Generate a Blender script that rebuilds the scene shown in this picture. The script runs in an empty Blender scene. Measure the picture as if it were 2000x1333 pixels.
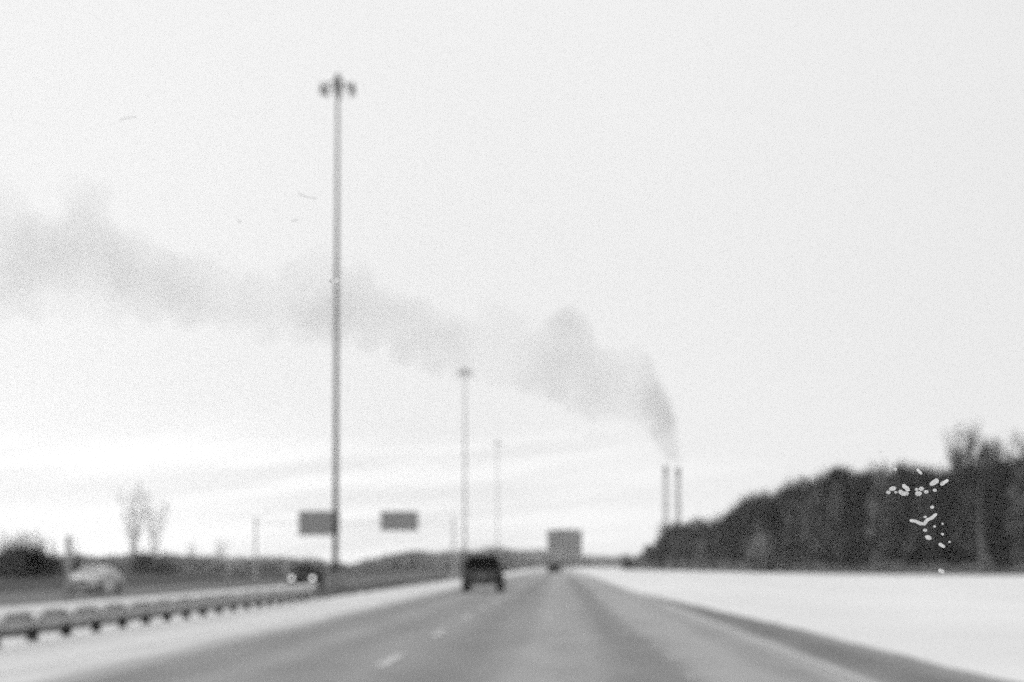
import bpy, bmesh, math, random
from mathutils import Vector, Matrix, noise
import numpy as np
R = math.radians
random.seed(7)
sc = bpy.context.scene
col = sc.collection

# ------------------------------------------------------------------ camera
F = 3333.0                      # focal length in photo pixels (photo is 2000 wide)
H0 = 1.38                       # driver's eye height
YAW, PITCH = R(1.633), R(2.8)
SHIFT_Y = (436.5 - F*math.tan(PITCH))/2000.0
cd = bpy.data.cameras.new("camera"); cam = bpy.data.objects.new("camera", cd); col.objects.link(cam)
sc.camera = cam
cam.location = (0, 0, H0)
cam.rotation_euler = (R(90)+PITCH, 0, YAW)
cd.sensor_width = 36; cd.lens = F/2000*36
cd.shift_y = SHIFT_Y
cd.clip_start = 0.05; cd.clip_end = 20000
cd.dof.use_dof = True; cd.dof.focus_distance = 0.86; cd.dof.aperture_fstop = 12.0
cd.dof.aperture_blades = 0
CAMROT = Matrix.Rotation(YAW, 4, 'Z') @ Matrix.Rotation(R(90)+PITCH, 4, 'X')

def ray(px, py):
    v = Vector(((px-1000)/F, (666.5-py)/F + SHIFT_Y*2000/F, -1.0))
    return (CAMROT.to_3x3() @ v)
def at(px, py, Y):
    d = ray(px, py); t = Y/d.y
    return Vector((0, 0, H0)) + d*t
def gx(px, Y, py=1103):
    return at(px, py, Y).x
def gz(py, Y, px=1095):
    return at(px, py, Y).z

# ------------------------------------------------------------------ world
w = bpy.data.worlds.new("World"); sc.world = w; w.use_nodes = True
nt = w.node_tree; N = nt.nodes; L = nt.links; N.clear()
out = N.new('ShaderNodeOutputWorld'); bg = N.new('ShaderNodeBackground'); L.new(bg.outputs[0], out.inputs[0])
bg.inputs[1].default_value = 0.1
SUN_EL, SUN_AZ = R(9), R(-19)       # low sun behind the overcast, ahead and to the left
sky = N.new('ShaderNodeTexSky'); sky.sky_type = 'NISHITA'; sky.sun_disc = False
sky.sun_elevation = SUN_EL; sky.sun_rotation = SUN_AZ
bw = N.new('ShaderNodeRGBToBW'); L.new(sky.outputs[0], bw.inputs[0])
def M(op, a, b=None, c=None, tree=None, clamp=False):
    n = (tree or nt).nodes.new('ShaderNodeMath'); n.operation = op; n.use_clamp = clamp
    for i, v in enumerate((a, b, c)):
        if v is None: continue
        if isinstance(v, (int, float)): n.inputs[i].default_value = v
        else: (tree or nt).links.new(v, n.inputs[i])
    return n.outputs[0]
def smooth(v, a, b, x=0.0, y=1.0, tree=None):
    n = (tree or nt).nodes.new('ShaderNodeMapRange'); n.interpolation_type = 'SMOOTHSTEP'
    (tree or nt).links.new(v, n.inputs[0])
    n.inputs[1].default_value = a; n.inputs[2].default_value = b; n.inputs[3].default_value = x; n.inputs[4].default_value = y
    return n.outputs[0]
tc = N.new('ShaderNodeTexCoord'); sp = N.new('ShaderNodeSeparateXYZ'); L.new(tc.outputs['Generated'], sp.inputs[0])
az = M('ARCTAN2', sp.outputs[0], sp.outputs[1])
el = M('ARCSINE', sp.outputs[2])
cx = N.new('ShaderNodeCombineXYZ')
L.new(M('MULTIPLY', az, 5.0), cx.inputs[0])
L.new(M('ADD', M('MULTIPLY', el, 62.0), M('MULTIPLY', az, -7.0)), cx.inputs[1])
st = N.new('ShaderNodeTexNoise'); st.inputs['Scale'].default_value = 1.0; st.inputs['Detail'].default_value = 3.0
L.new(cx.outputs[0], st.inputs['Vector'])
streak = smooth(st.outputs[0], 0.40, 0.60)
cx2 = N.new('ShaderNodeCombineXYZ')
L.new(M('MULTIPLY', az, 4.0), cx2.inputs[0]); L.new(M('MULTIPLY', el, 7.0), cx2.inputs[1])
cl = N.new('ShaderNodeTexNoise'); cl.inputs['Scale'].default_value = 1.6; cl.inputs['Detail'].default_value = 4
L.new(cx2.outputs[0], cl.inputs['Vector'])
# cloud deck luminance: even overcast, brighter band low on the left where the sun is behind the deck
def gauss(v, c, s):
    d = M('DIVIDE', M('SUBTRACT', v, c), s)
    return M('EXPONENT', M('MULTIPLY', M('MULTIPLY', d, d), -1.0))
band = M('MULTIPLY', smooth(el, 0.055, 0.095, 1, 0), smooth(az, -0.10, 0.16, 1, 0.25))
glow = M('MULTIPLY', gauss(el, 0.066, 0.017), smooth(az, -0.27, -0.10, 1, 0))
deck = M('ADD', 0.875, M('MULTIPLY', M('SUBTRACT', cl.outputs[0], 0.5), 0.03))
deck = M('ADD', deck, smooth(az, 0.02, 0.30, 0.02, -0.035))
deck = M('ADD', deck, smooth(el, 0.12, 0.33, -0.005, 0.012))
deck = M('ADD', deck, M('MULTIPLY', band, M('ADD', -0.04, M('MULTIPLY', streak, 0.19))))
deck = M('ADD', deck, M('MULTIPLY', glow, M('ADD', 0.07, M('MULTIPLY', streak, 0.12))))
mixv = M('ADD', M('MULTIPLY', bw.outputs[0], 0.06), M('MULTIPLY', deck, 9.6))
cc = N.new('ShaderNodeCombineXYZ')
for i in range(3): L.new(mixv, cc.inputs[i])
L.new(cc.outputs[0], bg.inputs[0])

# one weak, wide sun behind the overcast
sd = bpy.data.lights.new("sun", 'SUN'); sd.energy = 0.5; sd.angle = R(20); sd.color = (1, 1, 1)
so = bpy.data.objects.new("sun", sd); col.objects.link(so)
sdir = Vector((math.sin(SUN_AZ)*math.cos(R(14)), math.cos(SUN_AZ)*math.cos(R(14)), math.sin(R(14))))
so.rotation_euler = sdir.to_track_quat('Z', 'Y').to_euler()
so.location = (-60, 100, 80)

sc.view_settings.view_transform = 'Standard'
try: sc.view_settings.look = 'None'
except Exception: pass
sc.view_settings.exposure = 0.0; sc.view_settings.gamma = 1.0
sc.view_settings.use_curve_mapping = False
sc.render.engine = 'CYCLES'
cy = sc.cycles
cy.use_denoising = False            # the photograph is grainy
cy.use_adaptive_sampling = True; cy.adaptive_threshold = 0.07; cy.adaptive_min_samples = 20
cy.max_bounces = 4; cy.diffuse_bounces = 2; cy.glossy_bounces = 2; cy.transmission_bounces = 2
cy.volume_bounces = 1; cy.transparent_max_bounces = 8
cy.sample_clamp_indirect = 4

# ------------------------------------------------------------------ helpers
def mat(name, v, rough=0.8, spec=0.2, nscale=None, namp=0.0, metal=0.0, emit=None, stretch=(1, 1, 1)):
    m = bpy.data.materials.new(name); m.use_nodes = True
    t = m.node_tree; p = t.nodes['Principled BSDF']
    p.inputs['Roughness'].default_value = rough; p.inputs['Specular IOR Level'].default_value = spec
    p.inputs['Metallic'].default_value = metal
    p.inputs['Base Color'].default_value = (v, v, v, 1)
    if nscale:
        co = t.nodes.new('ShaderNodeTexCoord'); mp = t.nodes.new('ShaderNodeMapping')
        mp.inputs['Scale'].default_value = stretch
        n = t.nodes.new('ShaderNodeTexNoise'); n.inputs['Scale'].default_value = nscale; n.inputs['Detail'].default_value = 5
        t.links.new(co.outputs['Object'], mp.inputs[0]); t.links.new(mp.outputs[0], n.inputs['Vector'])
        val = M('MULTIPLY', v, M('ADD', 1.0, M('MULTIPLY', M('SUBTRACT', n.outputs[0], 0.5, tree=t), namp*2, tree=t), tree=t), tree=t)
        c = t.nodes.new('ShaderNodeCombineXYZ')
        for i in range(3): t.links.new(val, c.inputs[i])
        t.links.new(c.outputs[0], p.inputs['Base Color'])
    if emit:
        p.inputs['Emission Color'].default_value = (1, 1, 1, 1); p.inputs['Emission Strength'].default_value = emit
    return m

def tag(o, label=None, cat=None, group=None, kind=None):
    if label: o['label'] = label
    if cat: o['category'] = cat
    if group: o['group'] = group
    if kind: o['kind'] = kind
    return o
def obj(name, bm, m, parent=None, loc=None, smooth_=False, bevel=0):
    if isinstance(bm, bmesh.types.BMesh):
        me = bpy.data.meshes.new(name); bm.normal_update(); bm.to_mesh(me); bm.free()
    else: me = bm
    if m is not None and not me.materials: me.materials.append(m)
    if smooth_:
        for p in me.polygons: p.use_smooth = True
    o = bpy.data.objects.new(name, me); col.objects.link(o)
    if parent: o.parent = parent
    if loc: o.location = loc
    if bevel:
        b = o.modifiers.new('bevel', 'BEVEL'); b.width = bevel; b.segments = 2; b.limit_method = 'ANGLE'
    return o
def empty(name, loc=(0, 0, 0), rz=0):
    o = bpy.data.objects.new(name, None); col.objects.link(o); o.location = loc; o.rotation_euler = (0, 0, rz); o.empty_display_size = 0.3
    return o
def children(o):
    return [c for c in bpy.data.objects if c.parent == o]
def copy_tree(o, parent=None, kids=None):
    c = o.copy(); col.objects.link(c)
    if parent: c.parent = parent
    for ch in (kids if kids is not None else o.children): copy_tree(ch, c)
    return c

def box(bm, x0, x1, y0, y1, z0, z1):
    vs = [bm.verts.new((x, y, z)) for z in (z0, z1) for y in (y0, y1) for x in (x0, x1)]
    for f in ((0, 2, 3, 1), (4, 5, 7, 6), (0, 1, 5, 4), (2, 6, 7, 3), (0, 4, 6, 2), (1, 3, 7, 5)):
        bm.faces.new([vs[i] for i in f])
    return bm
def tube(bm, pts, rads, n=8, caps=True):
    rings = []
    for i, p in enumerate(pts):
        p = Vector(p)
        a = Vector(pts[max(i-1, 0)]); b = Vector(pts[min(i+1, len(pts)-1)])
        d = (b-a).normalized() if (b-a).length > 1e-9 else Vector((0, 0, 1))
        u = d.cross(Vector((0, 1, 0)) if abs(d.y) < 0.9 else Vector((1, 0, 0))).normalized(); v = d.cross(u)
        rings.append([bm.verts.new(p + (u*math.cos(2*math.pi*k/n) + v*math.sin(2*math.pi*k/n))*rads[i]) for k in range(n)])
    for r0, r1 in zip(rings, rings[1:]):
        for k in range(n):
            bm.faces.new((r0[k], r0[(k+1) % n], r1[(k+1) % n], r1[k]))
    if caps:
        bm.faces.new(rings[0][::-1]); bm.faces.new(rings[-1])
    return bm
def NB(): return bmesh.new()

# ------------------------------------------------------------------ ground, roads
def ramp_x_material(name, keys, zedge=None, base_noise=0.14, patches=None, xfac='X'):
    """albedo as a function of the lateral position on the sheet (wheel tracks, salt, slush), plus wear noise"""
    m = bpy.data.materials.new(name); m.use_nodes = True
    t = m.node_tree; p = t.nodes['Principled BSDF']; p.inputs['Roughness'].default_value = 0.9; p.inputs['Specular IOR Level'].default_value = 0.15
    geo = t.nodes.new('ShaderNodeNewGeometry'); s = t.nodes.new('ShaderNodeSeparateXYZ'); t.links.new(geo.outputs['Position'], s.inputs[0])
    mp = t.nodes.new('ShaderNodeMapping'); mp.inputs['Scale'].default_value = (0.9, 0.06, 1); t.links.new(geo.outputs['Position'], mp.inputs[0])
    n = t.nodes.new('ShaderNodeTexNoise'); n.inputs['Scale'].default_value = 1.0; n.inputs['Detail'].default_value = 6; t.links.new(mp.outputs[0], n.inputs['Vector'])
    x = M('ADD', s.outputs[0], M('MULTIPLY', M('SUBTRACT', n.outputs[0], 0.5, tree=t), 1.1, tree=t), tree=t)
    lo, hi = keys[0][0], keys[-1][0]
    u = M('DIVIDE', M('SUBTRACT', x, lo, tree=t), hi-lo, tree=t, clamp=True)
    cr = t.nodes.new('ShaderNodeValToRGB'); t.links.new(u, cr.inputs[0]); cr.color_ramp.interpolation = 'EASE'
    els = cr.color_ramp.elements
    while len(els) > 1: els.remove(els[-1])
    for i, (k, v) in enumerate(keys):
        e = els[0] if i == 0 else els.new((k-lo)/(hi-lo))
        e.position = (k-lo)/(hi-lo); e.color = (v, v, v, 1)
    mp2 = t.nodes.new('ShaderNodeMapping'); mp2.inputs['Scale'].default_value = (0.5, 0.12, 1); t.links.new(geo.outputs['Position'], mp2.inputs[0])
    n2 = t.nodes.new('ShaderNodeTexNoise'); n2.inputs['Scale'].default_value = 2.2; n2.inputs['Detail'].default_value = 8; t.links.new(mp2.outputs[0], n2.inputs['Vector'])
    n3 = t.nodes.new('ShaderNodeTexNoise'); n3.inputs['Scale'].default_value = 60; n3.inputs['Detail'].default_value = 3; t.links.new(geo.outputs['Position'], n3.inputs['Vector'])
    k = M('ADD', M('MULTIPLY', M('SUBTRACT', n2.outputs[0], 0.5, tree=t), 2*base_noise*2, tree=t),
          M('MULTIPLY', M('SUBTRACT', n3.outputs[0], 0.5, tree=t), 0.25, tree=t), tree=t)
    k = M('ADD', k, 1.0, tree=t)
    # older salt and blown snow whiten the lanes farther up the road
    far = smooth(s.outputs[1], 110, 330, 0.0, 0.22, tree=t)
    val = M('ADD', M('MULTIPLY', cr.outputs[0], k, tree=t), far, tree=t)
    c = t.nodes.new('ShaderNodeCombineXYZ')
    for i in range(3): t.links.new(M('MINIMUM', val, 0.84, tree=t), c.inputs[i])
    t.links.new(c.outputs[0], p.inputs['Base Color'])
    return m

def sheet(name, xs_fn, ys, z, m, kind='structure'):
    """strip of ground: xs_fn(Y) gives lateral positions, z(x,y) gives height"""
    bm = NB(); rows = []
    for y in ys:
        rows.append([bm.verts.new((x, y, z(x, y))) for x in xs_fn(y)])
    for a, b in zip(rows, rows[1:]):
        for i in range(len(a)-1):
            bm.faces.new((a[i], a[i+1], b[i+1], b[i]))
    o = obj(name, bm, m, smooth_=True); o['kind'] = kind
    return o

def ground_z(x, y):
    z = 0.0
    if x < -9.2: z = -0.25*min(1, (-9.2-x)/5.5)
    if -14.6 < x < -9.4: z -= 0.12*math.sin(math.pi*(-9.4-x)/5.2)
    return z

snow_m = mat('snow', 0.87, rough=0.9, spec=0.1, nscale=0.11, namp=0.24, stretch=(1, 0.5, 1))
# snow ground: one sheet to the horizon
ys = [-30, 0, 20, 40, 80, 140, 220, 320, 480, 800, 1500, 2500]
o = sheet('ground', lambda y: [-2500, -1200, -400, -120, -60, -30, -15, -9.2, -6, 0, 5, 15, 40, 100, 400, 1200, 2500], ys,
          lambda x, y: ground_z(x, y) - 0.30, mat('ground_snow', 0.8, nscale=0.05, namp=0.06, spec=0.1))

# snowy field on the right, gently drifted
def field_z(x, y):
    v = noise.noise(Vector((x*0.05, y*0.02, 3.0)))
    e = min(1, max(0, (x-4.7)/3.0))
    return -0.03 + e*(0.10 + 0.10*v)
xs_field = [3.2, 4.2, 5, 6, 8, 11, 15, 20, 27, 36, 48, 64, 90, 130, 200]
sheet('snow_field', lambda y: xs_field, [10]+[15+6*i for i in range(100)]+[640, 700, 800, 1000], field_z, snow_m)

# driving lanes, salt bleached, with darker wheel tracks
road_keys = [(-8.6, 0.74), (-7.0, 0.72), (-6.2, 0.70), (-5.6, 0.42), (-5.1, 0.28), (-4.7, 0.26), (-4.0, 0.34), (-3.2, 0.275), (-2.4, 0.32),
             (-1.4, 0.255), (-0.9, 0.30), (-0.4, 0.385), (0.3, 0.355), (0.95, 0.255), (1.25, 0.27), (1.7, 0.40), (2.4, 0.41), (2.85, 0.34), (3.15, 0.45), (3.45, 0.46), (3.6, 0.34)]
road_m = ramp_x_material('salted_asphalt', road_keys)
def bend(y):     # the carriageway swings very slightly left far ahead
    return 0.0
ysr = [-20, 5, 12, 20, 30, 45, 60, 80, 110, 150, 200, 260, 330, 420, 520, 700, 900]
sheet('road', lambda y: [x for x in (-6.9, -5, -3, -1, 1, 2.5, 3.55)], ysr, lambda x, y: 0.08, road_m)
# right shoulder: dark bare asphalt that snow creeps over farther on
def sh_edge(y):
    if y < 18: return 5.05
    return 5.05 - 0.3*min(1, (y-18)/20) - 1.0*min(1, max(0, (y-38)/35)) + 0.14*noise.noise(Vector((2, y*0.16, 0))) + 0.12*noise.noise(Vector((7, y*0.7, 0)))
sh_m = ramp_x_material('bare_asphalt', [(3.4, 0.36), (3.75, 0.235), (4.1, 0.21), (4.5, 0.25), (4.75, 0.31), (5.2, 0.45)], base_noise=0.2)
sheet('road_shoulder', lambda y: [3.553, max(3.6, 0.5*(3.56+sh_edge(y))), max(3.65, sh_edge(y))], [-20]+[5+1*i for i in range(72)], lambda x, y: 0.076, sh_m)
# snowy verge with plough dirt on the left, up to just behind the guardrail
verge_m = ramp_x_material('verge_snow', [(-9.8, 0.86), (-8.7, 0.84), (-8.2, 0.77), (-7.6, 0.68), (-7.1, 0.76), (-6.7, 0.76)], base_noise=0.04)
def vz(x, y):
    if x < -8.3:      # ploughed snow heaped between the posts
        return 0.03 + 0.13*(0.5-0.5*math.cos(2*math.pi*(y-27.75)/1.905))**0.8*(1 if y < 60 else 0.4) - (0.03 if x < -9.4 else 0)
    t = (x+9.6)/2.9
    return 0.084 + 0.10*math.sin(math.pi*min(1, max(0, t)))*(0.8+0.4*noise.noise(Vector((x, y*0.3, 0)))) - (0.04 if x < -9.5 else 0)
sheet('snow_verge', lambda y: [-9.5-0.12*noise.noise(Vector((0, y*0.5, 0))) if y < 500 else -9.5, -9.1, -8.8, -8.5, -8.1, -7.6, -7.1, -6.8, -6.65+0.12*noise.noise(Vector((5, y*0.3, 0)))],
      [-20]+[14+0.238*i for i in range(200)]+[62+3*i for i in range(33)]+[170, 200, 240, 300, 400, 600, 900], vz, verge_m)
# dry grass median and the ground past the other carriageway
grass_m = mat('dry_grass', 0.125, rough=1, spec=0.0, nscale=0.5, namp=0.9, stretch=(1, 0.3, 1))
sheet('median', lambda y: [-15.6, -14.4, -12.5, -11, -10.1, -9.35], [-20, 0, 10, 20, 30, 40, 60, 80, 120, 200, 300, 500, 900],
      lambda x, y: ground_z(x, y)+0.06, grass_m)
sheet('oncoming_road', lambda y: [-30.2, -27, -23, -19, -15.5], [-20, 0, 30, 60, 100, 200, 300, 500, 900], lambda x, y: -0.25+0.066,
      mat('wet_asphalt', 0.10, rough=0.8, nscale=0.5, namp=0.7, stretch=(1, 0.1, 1)))
sheet('grass_bank', lambda y: [-900, -300, -120, -60, -36, -30.0], [-20, 0, 30, 60, 100, 160, 240, 400, 700, 1200, 2500], lambda x, y: -0.25+0.058+(0.0 if x > -60 else 0.1),
      mat('winter_grass', 0.115, rough=1, spec=0, nscale=0.25, namp=1.1, stretch=(1, 0.25, 1)))

# painted markings ------------------------------------------------
paint = mat('worn_paint', 0.55, rough=0.7, nscale=3, namp=0.25)
paint2 = mat('faded_paint', 0.50, rough=0.7, nscale=3, namp=0.25)
def strip(name, x0, x1, y0, y1, m, z=0.086):
    bm = NB(); n = max(1, int((y1-y0)/10)); prev = None
    for i in range(n+1):
        y = y0+(y1-y0)*i/n
        r = [bm.verts.new((x0, y, z)), bm.verts.new((x1, y, z))]
        if prev: bm.faces.new((prev[0], prev[1], r[1], r[0]))
        prev = r
    o = obj(name, bm, m); o['kind'] = 'structure'; return o
k = 0
for i in range(24):
    y0 = 21.7 + 9.3*i
    strip('lane_marking', -2.39, -2.23, y0, y0+3.0, paint)
strip('lane_marking', -2.39, -2.23, 12.4, 15.4, paint)
for i in range(24):
    y0 = 12.2 + 3.75*i
    strip('lane_marking', 1.43, 1.58, y0, y0+0.55, paint2)
strip('edge_line', 3.30, 3.46, -10, 120, paint2)
strip('edge_line', -5.35, -5.22, -10, 300, mat('dirty_paint', 0.36, nscale=1, namp=0.3))

# ------------------------------------------------------------------ guardrail
galv = mat('galvanised_steel', 0.36, rough=0.6, spec=0.3, nscale=2.0, namp=0.25)
dark_wood = mat('weathered_post', 0.035, rough=0.9, nscale=8, namp=0.4)
crust = mat('snow_crust', 0.82, rough=0.9, nscale=4, namp=0.06)
GX = -8.42; GY0, GY1 = 16.3, 59.2
gr = empty('guardrail', (GX, GY0, 0.08))
tag(gr, 'long steel guardrail on dark posts along the snowy left verge', 'guardrail')
prof = [(0.0, 0.31), (0.03, 0.325), (0.055, 0.27), (0.055, 0.22), (0.0, 0.165), (0.0, 0.15), (0.055, 0.09), (0.055, 0.05), (0.03, 0.0), (0.0, 0.01)]
bm = NB(); rows = []
zb = 0.30
nseg = int((GY1-GY0)/0.4)
for i in range(nseg+1):
    y = (GY1-GY0)*i/nseg
    off = -0.0018*max(0, y-34)**2
    ring = [bm.verts.new((off+px_, y, zb+pz)) for px_, pz in prof] + [bm.verts.new((off+px_-0.012, y, zb+pz)) for px_, pz in prof[::-1]]
    rows.append(ring)
for a, b in zip(rows, rows[1:]):
    n_ = len(a)
    for j in range(n_): bm.faces.new((a[j], b[j], b[(j+1) % n_], a[(j+1) % n_]))
bm.faces.new(rows[0]); bm.faces.new(rows[-1][::-1])
obj('beam', bm, galv, gr)
bm = NB(); box(bm, -0.075, 0.075, -0.08, 0.08, -0.25, 0.60); pm = bpy.data.meshes.new('post'); bm.to_mesh(pm); bm.free(); pm.materials.append(dark_wood)
bm = NB(); box(bm, -0.10, 0.0, -0.07, 0.07, -0.17, 0.17); bk = bpy.data.meshes.new('spacer_block'); bm.to_mesh(bk); bm.free(); bk.materials.append(dark_wood)
first_post = 27.75
yy = first_post
while yy-1.905 > GY0+0.2: yy -= 1.905
while yy < GY1:
    off = -0.0018*max(0, yy-GY0-34)**2
    p = bpy.data.objects.new('post', pm); col.objects.link(p); p.parent = gr; p.location = (off-0.21, yy-GY0, 0)
    b = bpy.data.objects.new('spacer_block', bk); col.objects.link(b); b.parent = p; b.location = (0.19, 0, 0.46)
    yy += 1.905
# snow plastered on the rail, hanging in lobes
bm = NB(); rows = []
rnd = random.Random(3)
n = int((GY1-GY0)/0.12)
for i in range(n+1):
    y = (GY1-GY0)*i/n
    ph = (y+GY0-27.0)/1.905
    lob = max(0, math.cos(2*math.pi*ph))**2.0
    near = max(0.25, 1-(y/30.0))
    low = 0.25 - 0.20*lob*near*(1+0.5*noise.noise(Vector((4, y*0.45, 0)))) - 0.05*noise.noise(Vector((9, y*0.9, 0))) - 0.02*noise.noise(Vector((0, y*3, 0)))
    off = -0.0018*max(0, y-34)**2
    th = 0.045 + 0.03*lob
    ring = [(-0.03, 0.345), (0.03, 0.355), (0.06+th*0.6, 0.31), (0.065+th, 0.26), (0.06+th*0.6, low+0.02), (0.057, low), (0.02, low+0.02), (-0.03, 0.30)]
    rows.append([bm.verts.new((off+a_, y, zb+b_)) for a_, b_ in ring])
for a, b in zip(rows, rows[1:]):
    n_ = len(a)
    for j in range(n_): bm.faces.new((a[j], b[j], b[(j+1) % n_], a[(j+1) % n_]))
bm.faces.new(rows[0]); bm.faces.new(rows[-1][::-1])
obj('snow_crust', bm, crust, gr, smooth_=True)

# ------------------------------------------------------------------ high mast lights
mast_m = mat('mast_steel', 0.12, rough=0.6, spec=0.2, nscale=0.6, namp=0.25)
lum_m = mat('luminaire_housing', 0.16, rough=0.6, nscale=3, namp=0.2)
lens_m = mat('luminaire_lens', 0.4, rough=0.3)
base_m = mat('concrete', 0.3, rough=0.9, nscale=2, namp=0.2)
HM = 30.4
def make_mast():
    r = empty('high_mast_light')
    bm = NB(); tube(bm, [(0, 0, 0.45), (0, 0, 10), (0, 0, 20), (0, 0, HM)], [0.165, 0.14, 0.115, 0.08], 16)
    obj('pole', bm, mast_m, r, smooth_=True)
    bm = NB(); tube(bm, [(0, 0, -0.3), (0, 0, 0.38), (0, 0, 0.4)], [0.55, 0.55, 0.5], 16); tube(bm, [(0, 0, 0.4), (0, 0, 0.45)], [0.38, 0.38], 16)
    obj('footing', bm, base_m, r)
    bm = NB(); tube(bm, [(0, 0, HM-0.95), (0, 0, HM-0.9), (0, 0, HM-0.1), (0, 0, HM+0.25), (0, 0, HM+0.35)], [0.10, 0.20, 0.23, 0.17, 0.08], 14)
    obj('head_frame', bm, lum_m, r, smooth_=True)
    bm = NB(); pts = [(0.72*math.cos(a), 0.72*math.sin(a), HM-0.35) for a in [2*math.pi*i/24 for i in range(25)]]
    tube(bm, pts, [0.045]*25, 6, caps=False)
    for i in range(3):
        a = 2*math.pi*i/3
        tube(bm, [(0.3*math.cos(a), 0.3*math.sin(a), HM-0.35), (0.72*math.cos(a), 0.72*math.sin(a), HM-0.35)], [0.035, 0.035], 6)
    obj('ring', bm, mast_m, r)
    for i in range(8):
        a = R((14, 40, 90, 140, 166, 194, 270, 346)[i])
        bm = NB(); tube(bm, [(0, 0, 0.30), (0, 0, 0.22), (0, 0, 0.0), (0, 0, -0.22), (0, 0, -0.32)], [0.03, 0.07, 0.08, 0.12, 0.14], 12)
        tube(bm, [(-0.25*math.cos(a), -0.25*math.sin(a), 0.12), (0, 0, 0.12)], [0.03, 0.03], 6)
        l = obj('luminaire', bm, lum_m, r, loc=(0.98*math.cos(a), 0.98*math.sin(a), HM-0.5), smooth_=True)
        bm = NB(); tube(bm, [(0, 0, -0.325), (0, 0, -0.37)], [0.12, 0.07], 12); obj('lens', bm, lens_m, l)
    return r
mast = make_mast()
Y1 = 102.0
specs = [(655, Y1, 'tallest and nearest high mast light pole, dark, rising in front of the left sign'),
         (908, Y1*2.49, 'pale high mast light pole rising behind the dark SUV'),
         (972, Y1*3.95, 'faint far high mast light pole, shortest and thinnest of the three')]
for i, (px, Y, lab) in enumerate(specs):
    m_ = mast if i == 0 else copy_tree(mast)
    top = (141, 713, 856)[i]
    ztop = at(px, top+4, Y).z
    m_.location = (gx(px, Y), Y, ztop-HM-0.35)
    m_.scale = ((1, 1, 1), (0.9, 0.9, 1), (0.75, 0.75, 1))[i]
    tag(m_, lab, 'light pole', 'high mast lights in the median')
# ground collar under mast 1 is in the median grass

# ------------------------------------------------------------------ sign gantry and signs
sign_m = mat('sign_back', 0.36, rough=0.7, spec=0.2, nscale=0.8, namp=0.12)
steel_m = mat('pale_steel', 0.6, rough=0.6, nscale=1, namp=0.1)
YG = 200.0
xa, xb = gx(499, YG), gx(886, YG)
zt = gz(1010, YG)
g = empty('sign_gantry', ((xa+xb)/2, YG, 0)); tag(g, 'slim pale steel gantry spanning the oncoming road and carrying two grey signs', 'gantry')
hw = (xb-xa)/2
for s in (-1, 1):
    bm = NB(); tube(bm, [(s*hw, 0, -0.4), (s*hw, 0, zt)], [0.14, 0.12], 12); tube(bm, [(s*hw, 0, -0.4), (s*hw, 0, 0.1)], [0.3, 0.3], 12)
    obj('leg', bm, steel_m, g, smooth_=False)
bm = NB(); tube(bm, [(-hw-0.1, 0, gz(1022, YG)), (hw+0.1, 0, gz(1022, YG))], [0.045, 0.045], 10); obj('beam', bm, steel_m, g)
for (p0, p1, q0, q1, lab) in ((583, 663, 998, 1046, 'larger grey rectangular road sign back, partly behind the tall mast'),
                              (743, 817, 999, 1037, 'smaller grey rectangular road sign back, standing clear right of the tall mast')):
    x0, x1, z1, z0 = gx(p0, YG), gx(p1, YG), gz(q0, YG), gz(q1, YG)
    s = empty('road_sign', ((x0+x1)/2, YG-0.12, z0)); tag(s, lab, 'sign', 'signs hung on the gantry')
    wd, hh = (x1-x0)/2, z1-z0
    bm = NB(); box(bm, -wd, wd, -0.03, 0.0, 0, hh); obj('panel', bm, sign_m, s, bevel=0.01)
    for k in range(4):
        xk = -wd*0.8+wd*1.6*k/3
        bm = NB(); box(bm, xk-0.04, xk+0.04, -0.075, -0.032, 0.05, hh-0.05); obj('stiffener', bm, sign_m, s)

# marker posts in the median
post_m = mat('pale_post', 0.42, rough=0.8, nscale=4, namp=0.2)
for px, Y, top, wd, lab in ((133, 46, 1045, 0.085, 'nearest pale post standing beside the pale car'), (561, 92, 1088, 0.10, 'farther pale post standing left of the oncoming car with headlights'),
                            (446, 80, 1092, 0.07, 'pale post between the pale car and the oncoming car')):
    p = empty('marker_post', (gx(px, Y), Y, -0.25)); tag(p, lab, 'post', 'pale posts beside the oncoming road')
    h = gz(top, Y)+0.25
    bm = NB(); tube(bm, [(0, 0, -0.1), (0, 0, h*0.96), (0, 0, h)], [wd, wd*0.92, wd*0.5], 10); obj('shaft', bm, post_m, p, smooth_=True)
    bm = NB(); tube(bm, [(0, 0, h*0.80), (0, 0, h*0.88)], [wd*1.03, wd*1.03], 10); obj('reflector_band', bm, steel_m, p)

# ------------------------------------------------------------------ vehicles
rubber = mat('tyre_rubber', 0.012, rough=0.9, spec=0.1, nscale=20, namp=0.2)
rim_m = mat('wheel_rim', 0.25, rough=0.5)
glass_dark = mat('dark_glass', 0.004, rough=0.5, spec=0.08)
def body_mesh(profile, wfn, m, name, parent):
    """side outline (y,z) swept over the width; wfn(y,z) is the half width there"""
    bm = NB(); n = len(profile)
    cols = []
    for f in (-1, -0.9, -0.5, 0, 0.5, 0.9, 1):
        ring = []
        for (y, z) in profile:
            h = wfn(y, z)
            crown = 0.03*(1-f*f) if z > 0.8 else 0
            inset = 0.04 if abs(f) == 1 else 0
            cy_, cz_ = sum(p[0] for p in profile)/n, sum(p[1] for p in profile)/n
            ring.append(bm.verts.new((f*h, y+(cy_-y)*inset*0.6, z+crown+(cz_-z)*inset)))
        cols.append(ring)
    for a, b in zip(cols, cols[1:]):
        for i in range(n): bm.faces.new((a[i], a[(i+1) % n], b[(i+1) % n], b[i]))
    bmesh.ops.triangulate(bm, faces=[bm.faces.new(cols[0][::-1]), bm.faces.new(cols[-1])])
    return obj(name, bm, m, parent)
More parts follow.
